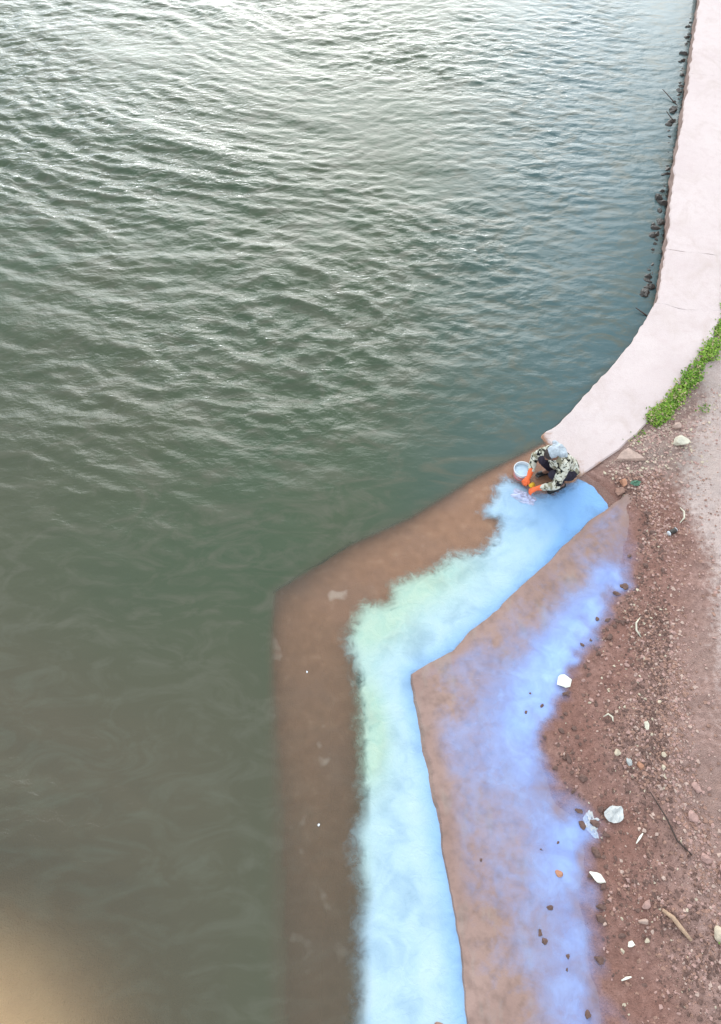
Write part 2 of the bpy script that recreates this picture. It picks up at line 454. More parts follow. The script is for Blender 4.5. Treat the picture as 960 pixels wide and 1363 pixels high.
# ------------------------------------------------------------------ quay: cast slabs on a core
def resample(rows, step_near=.07):
    out = []
    for a, b in zip(rows[:-1], rows[1:]):
        L = math.hypot(b[0][0] - a[0][0], b[0][1] - a[0][1])
        st = step_near if max(a[0][1], b[0][1]) < 21 else 1.0
        n = max(1, int(L / st))
        for k in range(n):
            t = k / n
            out.append([tuple(np.array(a[i]) * (1 - t) + np.array(b[i]) * t) if not isinstance(a[i], float) else a[i] * (1 - t) + b[i] * t for i in range(len(a))])
    out.append(list(rows[-1]))
    return out

def edge_wobble(x, y, amp):
    return amp * float(fbm(np.array(x * 2.3), np.array(y * 2.3), 4)) + amp * .5 * float(fbm(np.array(x * 9), np.array(y * 9), 2))

def ribbon(name, rows, mat, parent, nc=10, drop=1.2, dz=0.0, inset=0.0, wob=.05, lift=.004):
    V, F = [], []
    for ri, (o, i, z) in enumerate(rows):
        ends = ri in (0, len(rows) - 1)
        o = np.array(o); i = np.array(i); dr = (i - o) / np.linalg.norm(i - o)
        near = o[1] < 26
        a = o + dr * (inset + (edge_wobble(o[0], o[1], wob) if near else 0))
        b = i - dr * (inset + (edge_wobble(i[0] + 40, i[1], wob * (1.2 if z < .3 else .6)) if near else 0))
        V.append((*a + dr * .01, z - drop)); V.append((*a, z + dz - .022))
        for k in range(nc + 1):
            p = a + (b - a) * (k / nc)
            if ends and near and lift: p = p + np.array((dr[1], -dr[0])) * .07 * float(fbm(np.array(p[0] * 2.6), np.array(p[1] * 2.6), 3))
            if k == 0: p = p + dr * .02
            if k == nc: p = p - dr * .02
            V.append((p[0], p[1], z + dz + lift * float(fbm(np.array(p[0] * 3), np.array(p[1] * 3), 3))))
        V.append((*b, z + dz - .022)); V.append((*b - dr * .01, z - drop))
    w = nc + 5
    for r in range(len(rows) - 1):
        for k in range(w - 1):
            F.append((r * w + k, r * w + k + 1, (r + 1) * w + k + 1, (r + 1) * w + k))
    F.append(tuple(range(w - 1, -1, -1)))
    n0 = (len(rows) - 1) * w
    F.append(tuple(range(n0, n0 + w)))
    return mesh_obj(name, V, F, mat, parent)

rows = resample([(a, b, float(z)) for a, b, z in QUAY])
quay = empty('quay_path'); tag(quay, kind='structure')
ribbon('core', rows, M['quay'], quay, nc=4, drop=2.4, dz=-.03, inset=.03, wob=.05, lift=0)
JOINTS = [70, 36, 24.2, 16.4, 10.65, 9.25, 6.70]
cuts = [0]
for j in JOINTS:
    cuts.append(min(range(len(rows)), key=lambda k: abs(rows[k][0][1] - j)))
cuts.append(len(rows) - 1)
for a, b in zip(cuts[:-1], cuts[1:]):
    sec = [list(r) for r in rows[a:b + 1]]
    if len(sec) < 2: continue
    def nudge(r, s, t):
        return [tuple(np.array(r[0]) * (1 - t) + np.array(s[0]) * t), tuple(np.array(r[1]) * (1 - t) + np.array(s[1]) * t), r[2] * (1 - t) + s[2] * t]
    L = math.hypot(sec[1][0][0] - sec[0][0][0], sec[1][0][1] - sec[0][0][1])
    g = .005 / L
    sec[0] = nudge(sec[0], sec[1], g); sec[-1] = nudge(sec[-1], sec[-2], g)
    ribbon('slab', sec, M['quay'], quay, nc=16, drop=.35)

# ------------------------------------------------------------------ bank apron (lower slab beside the channel)
V, F = [], []
srows = resample([(a, b, float(z0), float(z1), float(c)) for a, b, z0, z1, c in SLAB], .05)
NC = 30
for (o, i, z0, z1, ch) in srows:
    o = np.array(o); i = np.array(i); dr = (i - o) / np.linalg.norm(i - o)
    o = o + dr * edge_wobble(o[0] + 9, o[1], .035)
    V.append((*(o - dr * (ch + .03)), -1.0)); V.append((*(o - dr * ch), -.07))
    for k in range(NC + 1):
        t = k / NC
        p = o + (i - o) * t
        rim = z0 * (1 - float(sstep(0, .55, np.array(t)))) + z1 * float(sstep(0, .55, np.array(t)))
        V.append((p[0], p[1], rim + .003 * float(fbm(np.array(p[0] * 3), np.array(p[1] * 3), 3)) * (.4 if k == 0 else 1)))
    V.append((*i, -1.0))
w = NC + 4
for r in range(len(srows) - 1):
    for k in range(w - 1):
        F.append((r * w + k, r * w + k + 1, (r + 1) * w + k + 1, (r + 1) * w + k))
F.append(tuple(range(w - 1, -1, -1)))
apron = tag(mesh_obj('bank_apron', V, F, M['slab'], smooth=False), kind='structure')
bk_ = np.array([0, 0] + [float(sstep(.42, .75, np.array(k / NC))) for k in range(NC + 1)] + [1.0])
apron.data.attributes.new('bank', 'FLOAT', 'POINT').data.foreach_set('value', np.tile(bk_, len(srows)).astype(np.float32))   # mud washed over its bank side

# ------------------------------------------------------------------ soapy plume in the channel and film over the apron
PLUME = [(2.05, 5.98), (1.92, 5.80), (1.85, 5.58), (1.66, 5.40), (1.92, 5.22), (1.86, 5.03), (1.66, 4.76), (1.22, 4.72), (0.93, 4.50), (0.42, 4.28),
         (0.36, 4.02), (0.02, 3.98), (-0.22, 3.52), (-0.14, 3.18), (-0.05, 3.02), (-0.04, 2.45), (-0.02, 1.76), (0.0, 1.46), (-0.11, 1.24), (-0.09, 0.92),
         (-0.02, 0.62), (-0.08, .28), (-0.06, -.1), (-0.09, -.5), (-.1, -6), (1.35, -6), (1.3, -.5), (1.2, 1.2), (1.05, 2.0), (.95, 2.7), (1.2, 3.2), (1.8, 3.7), (2.5, 4.3), (3.3, 5.05),
         (4.05, 5.75), (3.75, 6.05), (3.30, 6.13), (3.10, 5.93), (2.80, 5.76), (2.62, 5.70), (2.50, 5.72), (2.40, 5.84), (2.26, 5.94)]
xs = axis([(-.9, 4.2, .03)]); ys = axis([(-6, -1.2, .15), (-1.2, 6.4, .03)])
X, Y = np.meshgrid(xs, ys)
sd = poly_sd(PLUME, X, Y)
g = lambda cx, cy, rx, ry: np.exp(-((X - cx) / rx) ** 2 - ((Y - cy) / ry) ** 2)
mint = np.clip(1.15 * (g(.15, 3.75, .55, .45) * 1.0 + g(.75, 4.25, .6, .4) * .8 + g(.12, 2.25, .28, .65) * .9 + g(1.3, 4.6, .5, .35) * .45 + g(.05, .95, .15, .4) * .35 + g(.0, 2.6, .25, .9) * .5), 0, 1)
puff = fbm(X * 4.5, Y * 4.5, 4)
Z = -.022 + .008 * puff - .010 * sstep(.15, -.1, sd)
keep = (sd > -.3)
kc = keep[:-1, :-1] | keep[1:, 1:]
tag(grid_obj('soap_plume', xs, ys, Z, M['milk'], dict(cover=sd, mint=mint, azure=np.clip(.75 * sstep(.30, -.02, -poly_sd(S_POLY, X, Y)) + 1.2 * g(3.3, 5.5, 1.0, .8), 0, 1)), keep=kc),
    'pale milky blue soap cloud drifting along the channel beside the quay', 'soapy water', kind='stuff')

FILM = [(3.55, 4.75, .35), (3.62, 5.0, .3), (3.3, 4.3, .95), (3.0, 3.85, .95), (2.75, 3.6, 1.0), (2.45, 3.25, 1.1), (2.3, 3.05, 1.0), (2.05, 2.75, 1.0), (1.85, 2.4, 1.0), (1.95, 1.9, .85), (2.2, 1.5, .7),
        (2.35, 1.2, 1.1), (2.25, .95, 1.0), (2.1, .7, .8), (2.2, .2, .85), (2.2, -.3, .8), (1.55, 2.05, .75), (1.45, 2.4, .6), (1.2, 2.1, .55), (1.35, 1.5, .5), (1.6, 1.6, .6), (1.55, 1.0, .5), (1.3, 1.1, .4),
        (1.25, .3, .2), (1.4, -.4, .15), (1.8, .3, .5), (2.1, 3.9, .22), (2.3, 4.1, .12), (1.7, 3.5, .18), (2.8, 4.4, .2), (3.1, 4.9, .25), (1.5, 3.2, .5), (1.9, 3.4, .45), (1.3, 2.85, .35), (.9, 2.7, .12), (1.0, 1.6, .35), (1.6, 2.75, .65)]
top = np.array(V).reshape(len(srows), NC + 4, 3)[:, 2:NC + 3]
X, Y = top[..., 0], top[..., 1]
num = np.zeros(X.shape); den = np.zeros(X.shape)
for fx, fy, fd in FILM:
    wgt = 1 / (((X - fx) ** 2 + (Y - fy) ** 2) + .02) ** 1.6
    num += wgt * fd; den += wgt
cover = np.where(Y < -.6, .40, (num / den) ** 1.35 * (.88 + .17 * sstep(1.0, 3.0, Y)))
gzz, gsd = ground_height(X, Y)
T = np.linspace(0, 1, NC + 1)[None, :] * np.ones(X.shape)
fade = sstep(.03, .16, T) * sstep(.16, -.22, gsd + .2 * fbm(X * 5, Y * 5, 3))
tag(grid_obj('soap_film', T[0], np.arange(len(srows)), np.maximum(np.maximum(top[..., 2] + .003, .004), gzz + .012), M['film'], dict(cover=cover, fade=fade), X=X, Y=Y),
    'violet blue soapy film on the shallow water over the wet slab', 'soapy water', kind='stuff')

# ------------------------------------------------------------------ water
NF, TILE = 512, 26.0
kx = np.fft.fftfreq(NF, TILE / NF) * 2 * np.pi
KX, KY = np.meshgrid(kx, kx)
K = np.hypot(KX, KY) + 1e-9
def spectrum(lam, dirv, spread, seed):
    r = np.random.default_rng(seed)
    kp = 2 * np.pi / lam
    cosd = (KX * dirv[0] + KY * dirv[1]) / K / math.hypot(*dirv)
    S = np.exp(-1.25 * (kp / K) ** 4) * K ** -3.3 * np.abs(cosd) ** spread * np.exp(-(K / 60) ** 2)
    S[0, 0] = 0
    A = np.sqrt(S) * (r.normal(size=K.shape) + 1j * r.normal(size=K.shape))
    h = np.real(np.fft.ifft2(A)); q = h.std()
    return h / q, np.real(np.fft.ifft2(1j * KX / K * A)) / q, np.real(np.fft.ifft2(1j * KY / K * A)) / q
W1 = spectrum(.72, (.5, 1), 6, 1); W2 = spectrum(.46, (.12, 1), 7, 2); W3 = spectrum(3.6, (.3, 1), 4, 7); W4 = spectrum(.34, (-.35, 1), 6, 12)
def samp(Wm, X, Y):
    u = X / TILE * NF; v = Y / TILE * NF
    i = np.floor(u).astype(int); j = np.floor(v).astype(int); fx = u - i; fy = v - j
    gg = lambda a, b: Wm[b % NF, a % NF]
    return (gg(i, j) * (1 - fx) + gg(i + 1, j) * fx) * (1 - fy) + (gg(i, j + 1) * (1 - fx) + gg(i + 1, j + 1) * fx) * fy

xs = axis([(-320, -40, 14), (-40, -13, 1.5), (-13, 10, .047), (10, 40, 1.5), (40, 320, 14)])
ys = axis([(-320, -40, 14), (-40, -3, 1.5), (-3, 24, .047), (24, 50, 1.5), (50, 320, 14)])
X, Y = np.meshgrid(xs, ys)
core = (X > -14) & (X < 11) & (Y > -4) & (Y < 25)
bot = np.full(X.shape, -2.6)
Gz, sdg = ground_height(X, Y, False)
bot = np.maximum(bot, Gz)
qin = poly_sd(Q_POLY, X, Y)
dO, pO, _ = poly_dist(OUTER, X, Y)
qz = np.interp(pO, np.arange(len(QUAY)), np.array([q[2] for q in QUAY]))
bot = np.where(qin > 0, np.maximum(bot, qz), bot)
sin_ = poly_sd(S_POLY, X, Y)
bot = np.where(sin_ > 0, np.maximum(bot, -.03), bot)
pl = poly_sd(PLUME, X, Y)
bot = np.where((pl > 0) & (qin <= 0), np.maximum(bot, -.03), bot)
depth = np.clip(-bot, 0, None)
pm = sstep(-.02, .2, pl)
depth = depth * (1 - pm) + np.minimum(depth, .02) * pm
sw = .06 + .16 * sstep(4.0, .5, Y)
soft = sstep(.025, .03 + 1.8 * sw, qin)                      # the sunken edge reads soft through cloudy water
depth = np.where((qz < 0) & (pm < .5) & (dO < .3) & (np.abs(qin) < .3) & (sin_ < 0) & (pl < 0), depth * 0 + (-qz) * soft + 2.0 * (1 - soft), depth)
murk = 1 - np.exp(-depth / .60)
# calm behind and over the quay, ruffled out on the lake
dq = np.where(qin > 0, 0, np.minimum(dO, 30))
quiet = sstep(.0, 1.0, depth) * (.25 + .75 * sstep(.1, 3.0, dq))
gust = .35 + 1.25 * sstep(-.35, .45, fbm(X * .22 + 3, Y * .22, 4)) + 1.1 * np.exp(-((X + 3.2) / 2.6) ** 2 - ((Y - 8.0) / 1.8) ** 2)
fieldy = (.48 + .52 * sstep(2.5, 9.0, Y - .25 * X)) * (1 - .35 * sstep(11, 17, Y))
left = sstep(-6, 6, X + .25 * (Y - 10))
amp = quiet * gust * fieldy * core
wts = ((W1, (1 - .7 * left) * .0088), (W2, .0028 + .0036 * left), (W3, .024 * (1 - .6 * left)), (W4, .0028))
XS = X + 2.2 * fbm(X * .13, Y * .13 + 9, 2); YS = Y + 2.0 * fbm(X * .13 + 31, Y * .13, 2)   # wind shifts: crests curve
H = sum(samp(Wm[0], XS, YS) * k for Wm, k in wts)
Zw = np.tanh(H / .07) * .07 * amp
Zw = np.where(depth < .3, Zw * depth, Zw)
chop = np.where(depth < .5, 0, amp) * .6         # sharpen the crests
XW = X - chop * sum(samp(Wm[1], XS, YS) * k for Wm, k in wts[:2]) * -1
YW = Y - chop * sum(samp(Wm[2], XS, YS) * k for Wm, k in wts[:2]) * -1
ruff = np.clip(.04 + .60 * quiet * gust * (.45 + .55 * fieldy), 0, 1)
silt = np.clip(sstep(5.0, 1.5, Y) * sstep(1.0, -2.0, X) * .85 + .55 * sstep(-1, -6, X) * sstep(11, 5, Y), 0, 1)
landcut = (sdg > 1.2) & (qin < -.5)
kc = ~(landcut[:-1, :-1] & landcut[1:, 1:] & landcut[:-1, 1:] & landcut[1:, :-1])
tag(grid_obj('water', xs, ys, Zw, M['water'], dict(murk=murk, ruffle=ruff, silt=np.maximum(silt, .9 * sstep(-.1, .25, qin) * (qz < 0)), teal=sstep(-.5, 4.0, X - .12 * (Y - 6)) * sstep(3.0, 7.0, Y + .3 * X)), keep=kc, X=XW, Y=YW), kind='structure')

# ------------------------------------------------------------------ stones, scraps and plants
def gz(x, y):
    z, _ = ground_height(np.array([float(x)]), np.array([float(y)]))
    return float(z[0])

def stone_bm(seed, size, sharp=.5, sub=3):
    """irregular stone: hull of scattered points, softened"""
    r = random.Random(seed)
    bm = bmesh.new()
    n = 16
    for k in range(n):
        v = Vector((r.gauss(0, 1), r.gauss(0, 1), r.gauss(0, 1))).normalized() * r.uniform(.8, 1.05)
        bm.verts.new((v.x * size[0] / 2, v.y * size[1] / 2, v.z * size[2] / 2))
    hull = bmesh.ops.convex_hull(bm, input=bm.verts)
    bmesh.ops.delete(bm, geom=[e for e in set(hull['geom_interior']) | set(hull['geom_unused']) if isinstance(e, bmesh.types.BMVert)], context='VERTS')
    bmesh.ops.bevel(bm, geom=list(bm.edges), offset=min(size) * .10 * (1.5 - sharp), segments=1, affect='EDGES', clamp_overlap=True)
    return bm

def stone(name, x, y, size, mat, label, cat='stone', group=None, rz=None, seed=0, z=None, sink=.25, tilt=.15, sharp=.5):
    bm = stone_bm(seed, size, sharp)
    o = bm_obj(name, bm, mat)
    r = random.Random(seed + 91)
    base = gz(x, y) if z is None else z
    o.location = (x, y, base + size[2] * (.5 - sink))
    o.rotation_euler = (r.uniform(-tilt, tilt), r.uniform(-tilt, tilt), r.uniform(0, 6.28) if rz is None else rz)
    return tag(o, label, cat, group)

def prism_obj(name, outline, z0, z1, mat, loc, rot, jitter=0.0, seed=0):
    r = random.Random(seed); n = len(outline)
    V = [(x, y, z0) for x, y in outline] + [(x * .9 + r.uniform(-jitter, jitter), y * .9 + r.uniform(-jitter, jitter), z1 + r.uniform(-jitter, jitter)) for x, y in outline]
    F = [tuple(range(n - 1, -1, -1)), tuple(range(n, 2 * n))] + [(k, (k + 1) % n, n + (k + 1) % n, n + k) for k in range(n)]
    o = mesh_obj(name, V, F, mat); o.location = loc; o.rotation_euler = rot
    return o

stone('rock', 4.70, 6.50, (.27, .20, .17), M['cream_stone'], 'cream rounded rock, largest on the dusty ground beside the quay', 'rock', seed=3, rz=-.2, sink=.2)
stone('rock', 4.72, 6.82, (.17, .13, .12), M['buff_stone'], 'small buff rock just behind the cream rounded rock', 'rock', seed=8, rz=.4)
o = prism_obj('stone_slab', [(-.22, -.06), (.22, -.09), (.17, -.02), (.0, .13), (-.10, .08)], 0, .055, M['buff_stone'], (3.93, 6.30, gz(3.93, 6.30) - .005), (.12, -.06, .05), .006, 2)
tag(o, 'flat triangular buff stone slab lying near the end of the dry quay', 'stone')
stone('rock', 3.74, 5.83, (.20, .17, .13), M['orange_stone'], 'orange brown rock at the head of the soapy channel', 'rock', seed=21)
stone('rock', 3.69, 5.70, (.22, .16, .12), M['brown_stone'], 'dark brown rock touching the orange rock at the channel head', 'rock', seed=22)
stone('stone', 2.48, 2.93, (.21, .19, .09), M['white_stone'], 'white six-sided flat stone at the edge of the blue film', 'stone', seed=36, sink=.3, rz=.5, tilt=.05)
stone('stone', 2.54, .78, (.23, .13, .09), M['white_stone'], 'white long pointed stone at the edge of the mud', 'stone', seed=41, sink=.3, rz=-.5, tilt=.05)
stone('pebble', 2.74, .17, (.085, .07, .05), M['white_stone'], 'small white pebble beside a pale pinkish one', 'pebble', seed=44, tilt=.05)
stone('pebble', 2.90, .20, (.08, .055, .05), M['pale_stone'], 'small pale pinkish pebble beside a white one', 'pebble', seed=45, rz=.6)
stone('pebble', 3.33, 2.36, (.07, .15, .07), M['cream_stone'], 'upright cream pebble in the dark gravel', 'pebble', seed=46, rz=.1)
stone('pebble', 2.94, 2.05, (.10, .09, .07), M['pale_stone'], 'pale tan pebble at the end of a short row of pebbles', 'pebble', seed=47)
stone('pebble', 3.05, 1.95, (.08, .12, .07), M['grey_stone'], 'grey pebble in the middle of a short row of pebbles', 'pebble', seed=48)
stone('pebble', 3.17, 1.90, (.11, .09, .07), M['orange_stone'], 'orange tan pebble in a short row of pebbles', 'pebble', seed=49)
stone('pebble', 3.45, 2.02, (.08, .08, .06), M['pale_stone'], 'pale round pebble set apart from the pebble row', 'pebble', seed=50)
stone('stone', 3.62, 1.36, (.13, .22, .06), M['pink_stone'], 'flat pink pointed stone beside a dark twig', 'stone', seed=51, rz=.4)
stone('stone', 3.72, 1.66, (.10, .18, .07), M['pink_stone'], 'long pink stone in the reddish gravel', 'stone', seed=52, rz=.6)
stone('stone', 3.66, .95, (.15, .12, .09), M['pink_stone'], 'rounded pink stone beside a larger pink one', 'stone', seed=53)
stone('stone', 3.82, .82, (.19, .16, .10), M['pink_stone'], 'larger pink stone at the edge of the gravel', 'stone', seed=54)
stone('stone', 2.96, .52, (.15, .10, .06), M['pink_stone'], 'dull pink stone above the wooden stick', 'stone', seed=55, rz=.5)
stone('stone', 2.90, .36, (.12, .10, .08), M['buff_stone'], 'buff stone beside a broken wooden stick', 'stone', seed=56)
stone('rock', 3.62, .26, (.17, .19, .10), M['pale_stone'], 'pale rock with a dark weed beside it', 'rock', seed=57)
stone('rock', .74, -.53, (.24, .2, .2), M['brown_stone'], 'brown rock breaking the milky water of the channel', 'rock', seed=60, z=-.12)
# clods standing in the film
GC = 'clods in the blue film'
for k, (x, y, s) in enumerate([(2.12, .82, .085), (1.98, .50, .07), (1.84, .27, .075), (1.88, .20, .075), (2.10, .06, .06), (2.07, -.05, .05), (2.22, -.42, .09), (1.98, 2.55, .06), (2.08, 2.36, .05), (2.18, 2.62, .07), (2.12, 2.20, .07), (1.96, 1.05, .045), (2.15, 1.12, .05), (1.3, .95, .05), (2.05, 2.78, .05)]):
    stone('mud_clod', x, y, (s * 1.25, s, s * .8), M['orange_stone'] if k == 0 else M['clod'], 'rusty brown clod in the blue film, reddest of its kind' if k == 0 else 'small dark mud clod sticking out of the blue film', 'clod', None if k == 0 else GC, seed=100 + k, z=-.012, sink=.3)
# clods along the water's edge
GE = 'clods along the mud edge'
for k in range(46):
    t = k / 46
    P = WATERLINE[3:16]
    u = t * (len(P) - 1.4); i = int(u); f = u - i
    x = P[i][0] * (1 - f) + P[i + 1][0] * f + random.uniform(.02, .34); y = P[i][1] * (1 - f) + P[i + 1][1] * f + random.uniform(-.1, .1)
    s = random.uniform(.05, .10)
    stone('mud_clod', x, y, (s * random.uniform(1.1, 1.7), s, s * .6), M['clod'], 'dark wet mud clod lying along the muddy water edge', 'clod', GE, seed=200 + k, sink=.3)
# dark rubble at the foot of the quay wall
GR = 'dark rubble along the quay foot'
wall = [(5.02, 9.75), (5.27, 10.57), (5.89, 12.52), (6.54, 14.53), (7.39, 17.2), (8.3, 20.07)]
for k in range(92):
    t = (k + random.random()) / 92
    u = (t ** 1.15) * (len(wall) - 1.001); i = int(u); f = u - i
    x = wall[i][0] * (1 - f) + wall[i + 1][0] * f; y = wall[i][1] * (1 - f) + wall[i + 1][1] * f
    dense = .5 + .5 * math.sin(y * 2.1 + 1)
    s = random.uniform(.10, .22) * (.75 + .4 * dense)
    off = random.uniform(.0, .13) * (.4 + dense * .8)
    stone('rubble_stone', x - off - .05, y + off * .25, (s, s * random.uniform(.8, 1.7), s * .9), M['dark_stone'], 'dark wet rubble stone at the foot of the quay wall', 'stone', GR, seed=300 + k, z=-.05, sink=.35, tilt=.5)

def tube(name, pts, rads, mat, parent=None, seg=7):
    V, F = [], []
    for k, p in enumerate(pts):
        p = Vector(p)
        d = (Vector(pts[min(k + 1, len(pts) - 1)]) - Vector(pts[max(k - 1, 0)])).normalized()
        a = d.orthogonal().normalized()
        if k == 0: ref = a
        a = (ref - d * ref.dot(d)).normalized(); ref = a; b = d.cross(a)
        for s in range(seg):
            t = s / seg * 2 * math.pi
            V.append(p + (a * math.cos(t) + b * math.sin(t)) * rads[k])
    for k in range(len(pts) - 1):
        for s in range(seg):
            F.append((k * seg + s, k * seg + (s + 1) % seg, (k + 1) * seg + (s + 1) % seg, (k + 1) * seg + s))
    F.append(tuple(range(seg - 1, -1, -1))); F.append(tuple(range((len(pts) - 1) * seg, len(pts) * seg)))
    return mesh_obj(name, V, F, mat, parent, True)

def branch(name, pts, rads, mat, label, cat, group=None):
    return tag(tube(name, pts, rads, mat), label, cat, group)
# twigs caught at the wall
branch('twig', [(6.60, 16.22, .09), (6.70, 16.05, .05), (6.80, 15.85, .01), (6.92, 15.62, -.04)], [.006, .009, .012, .012], M['bark'], 'long bare twig sticking out of the water beside the quay wall', 'twig')
branch('twig', [(6.50, 15.36, .08), (6.58, 15.22, .03), (6.72, 15.0, -.03)], [.007, .010, .012], M['bark'], 'short bare twig sticking out of the water near the long one', 'twig')
branch('twig', [(4.66, 9.42, .05), (4.78, 9.32, .02), (4.90, 9.22, -.02)], [.007, .012, .012], M['bark'], 'stubby dark twig at the bend of the quay wall', 'twig')
def on(x, y, h): return (x, y, gz(x, y) + h)
branch('stick', [on(3.10, .47, .03), on(3.18, .40, .045), on(3.27, .28, .035), on(3.33, .20, .02)], [.018, .024, .022, .016], M['wood'], 'broken pale wooden stick lying on the mud', 'stick')
branch('twig', [on(3.22, 1.62, .02), on(3.33, 1.35, .035), on(3.40, 1.12, .03), on(3.52, .98, .02)], [.006, .009, .010, .008], M['bark'], 'thin dark twig curving across the gravel', 'twig')
branch('peel', [on(3.56, 3.74, .02), on(3.49, 3.66, .035), on(3.47, 3.56, .04), on(3.51, 3.47, .02)], [.005, .012, .012, .005], M['cream_stone'], 'curved cream peel lying on the dark mud', 'peel')
branch('peel', [on(4.44, 5.38, .02), on(4.47, 5.30, .03), on(4.45, 5.20, .03), on(4.38, 5.13, .02)], [.006, .012, .012, .006], M['cream_stone'], 'curved cream peel near the dusty path edge', 'peel')
branch('peel', [on(2.86, 2.47, .02), on(2.92, 2.50, .03), on(2.96, 2.46, .03), on(2.96, 2.41, .02)], [.005, .011, .012, .006], M['cream_stone'], 'small hooked cream peel near the white six-sided stone', 'peel')
branch('splinter', [on(2.97, 1.10, .02), on(3.02, 1.16, .025), on(3.06, 1.20, .02)], [.006, .013, .006], M['white_stone'], 'small white splinter lying near the torn film', 'splinter')
branch('splinter', [on(2.59, -.14, .02), on(2.64, -.12, .025), on(2.69, -.11, .02)], [.006, .013, .006], M['white_stone'], 'small white splinter lying on bare mud', 'splinter')

def crumple(name, x, y, size, mat, label, cat, seed, rz=0, z=None, n=14, lift=.05):
    """a crumpled sheet with thickness, resting on the ground"""
    r = random.Random(seed)
    V = []; F = []
    for j in range(n + 1):
        for i in range(n + 1):
            u, v = i / n * 2 - 1, j / n * 2 - 1
            p = Vector((u * 2.1, v * 2.1, seed * 3.7))
            rr = 1 - .35 * mnoise.noise(Vector((math.atan2(v, u) * 1.3, seed, 1)))
            d = max(abs(u), abs(v)) + 1e-6; L = math.hypot(u, v) + 1e-6
            u2, v2 = u * d / L * rr, v * d / L * rr
            h = abs(mnoise.noise(p)) * lift + abs(mnoise.noise(p * 2.3)) * lift * .5
            V.append((u2 * size[0] / 2, v2 * size[1] / 2, h * (1.2 - .8 * d)))
    for j in range(n):
        for i in range(n):
            a = j * (n + 1) + i
            F.append((a, a + 1, a + n + 2, a + n + 1))
    o = mesh_obj(name, V, F, mat)
    o.location = (x, y, (gz(x, y) if z is None else z) + .004); o.rotation_euler = (0, 0, rz)
    so = o.modifiers.new('thickness', 'SOLIDIFY'); so.thickness = .004; so.offset = 1
    return tag(o, label, cat)
crumple('plastic_scrap', 2.57, 1.30, (.20, .30), M['film_scrap'], 'torn whitish plastic film draggled in the shallow edge', 'plastic scrap', 3, .4, z=.005, lift=.05)
crumple('paper_scrap', 2.80, 1.40, (.21, .18), M['film_scrap'], 'crumpled off-white paper scrap lying on the mud', 'paper scrap', 6, .3, lift=.12, n=5)
crumple('plastic_scrap', 3.93, 5.83, (.15, .09), M['green_scrap'], 'green plastic scrap beside the orange rock', 'plastic scrap', 9, .1, lift=.07)
can = empty('crushed_can', (4.25, 5.00, gz(4.25, 5.0)), .5)
tag(can, 'small crushed dark can with pale ends on the red mud', 'can')
c = tube('can_body', [(-.055, 0, .035), (-.02, .004, .036), (.02, -.004, .034), (.055, 0, .035)], [.036, .030, .033, .036], M['dark_stone'], can, 12)
for s in (-1, 1):
    tube('can_end', [(.055 * s, 0, .035), (.066 * s, 0, .035)], [.0365, .031], M['white_plastic'], can, 12)
for x, y in ((-.66, 3.05), (-.46, 1.30)):
    stone('foam_fleck', x, y, (.035, .03, .02), M['white_plastic'], 'tiny white fleck floating over the sunken quay', 'fleck', 'floating flecks', seed=int(y * 10), z=0.0, sink=.3)

# gravel too small to count
def gravel(name, spots, mats, label, lo, hi, seed, flat=.6):
    r = np.random.default_rng(seed)
    T = []
    for k in range(10):
        bm = stone_bm(900 + k, (1, 1, 1), 1.0) if False else bmesh.new()
        rr = random.Random(900 + k)
        for _ in range(9):
            v = Vector((rr.gauss(0, 1), rr.gauss(0, 1), rr.gauss(0, 1))).normalized() * .5
            bm.verts.new(v)
        h = bmesh.ops.convex_hull(bm, input=bm.verts)
        bmesh.ops.triangulate(bm, faces=bm.faces)
        bm.verts.ensure_lookup_table(); bm.verts.index_update()
        T.append((np.array([v.co[:] for v in bm.verts]), [tuple(v.index for v in f.verts) for f in bm.faces])); bm.free()
    V, F, MI = [], [], []; off = 0
    xy = np.array([(a, b) for a, b, *_ in spots])
    zz, _ = ground_height(xy[:, 0], xy[:, 1])
    for k, sp in enumerate(spots):
        tv, tf = T[k % 10]
        s = lo * (hi / lo) ** (r.random() ** 1.8)
        a = r.random() * 6.283
        sx, sy, sz = s * r.uniform(.8, 1.5), s, s * flat * r.uniform(.7, 1.2)
        p = tv * (sx, sy, sz)
        q = np.stack([p[:, 0] * math.cos(a) - p[:, 1] * math.sin(a), p[:, 0] * math.sin(a) + p[:, 1] * math.cos(a), p[:, 2]], 1)
        V.append(q + (xy[k, 0], xy[k, 1], zz[k] + sz * .15)); F += [tuple(i + off for i in f) for f in tf]
        MI += [sp[2]] * len(tf); off += len(tv)
    me = bpy.data.meshes.new(name); me.from_pydata(np.concatenate(V).tolist(), [], F)
    for m in mats: me.materials.append(m)
    me.polygons.foreach_set('material_index', MI)
    return tag(link(bpy.data.objects.new(name, me)), label, 'gravel', kind='stuff')

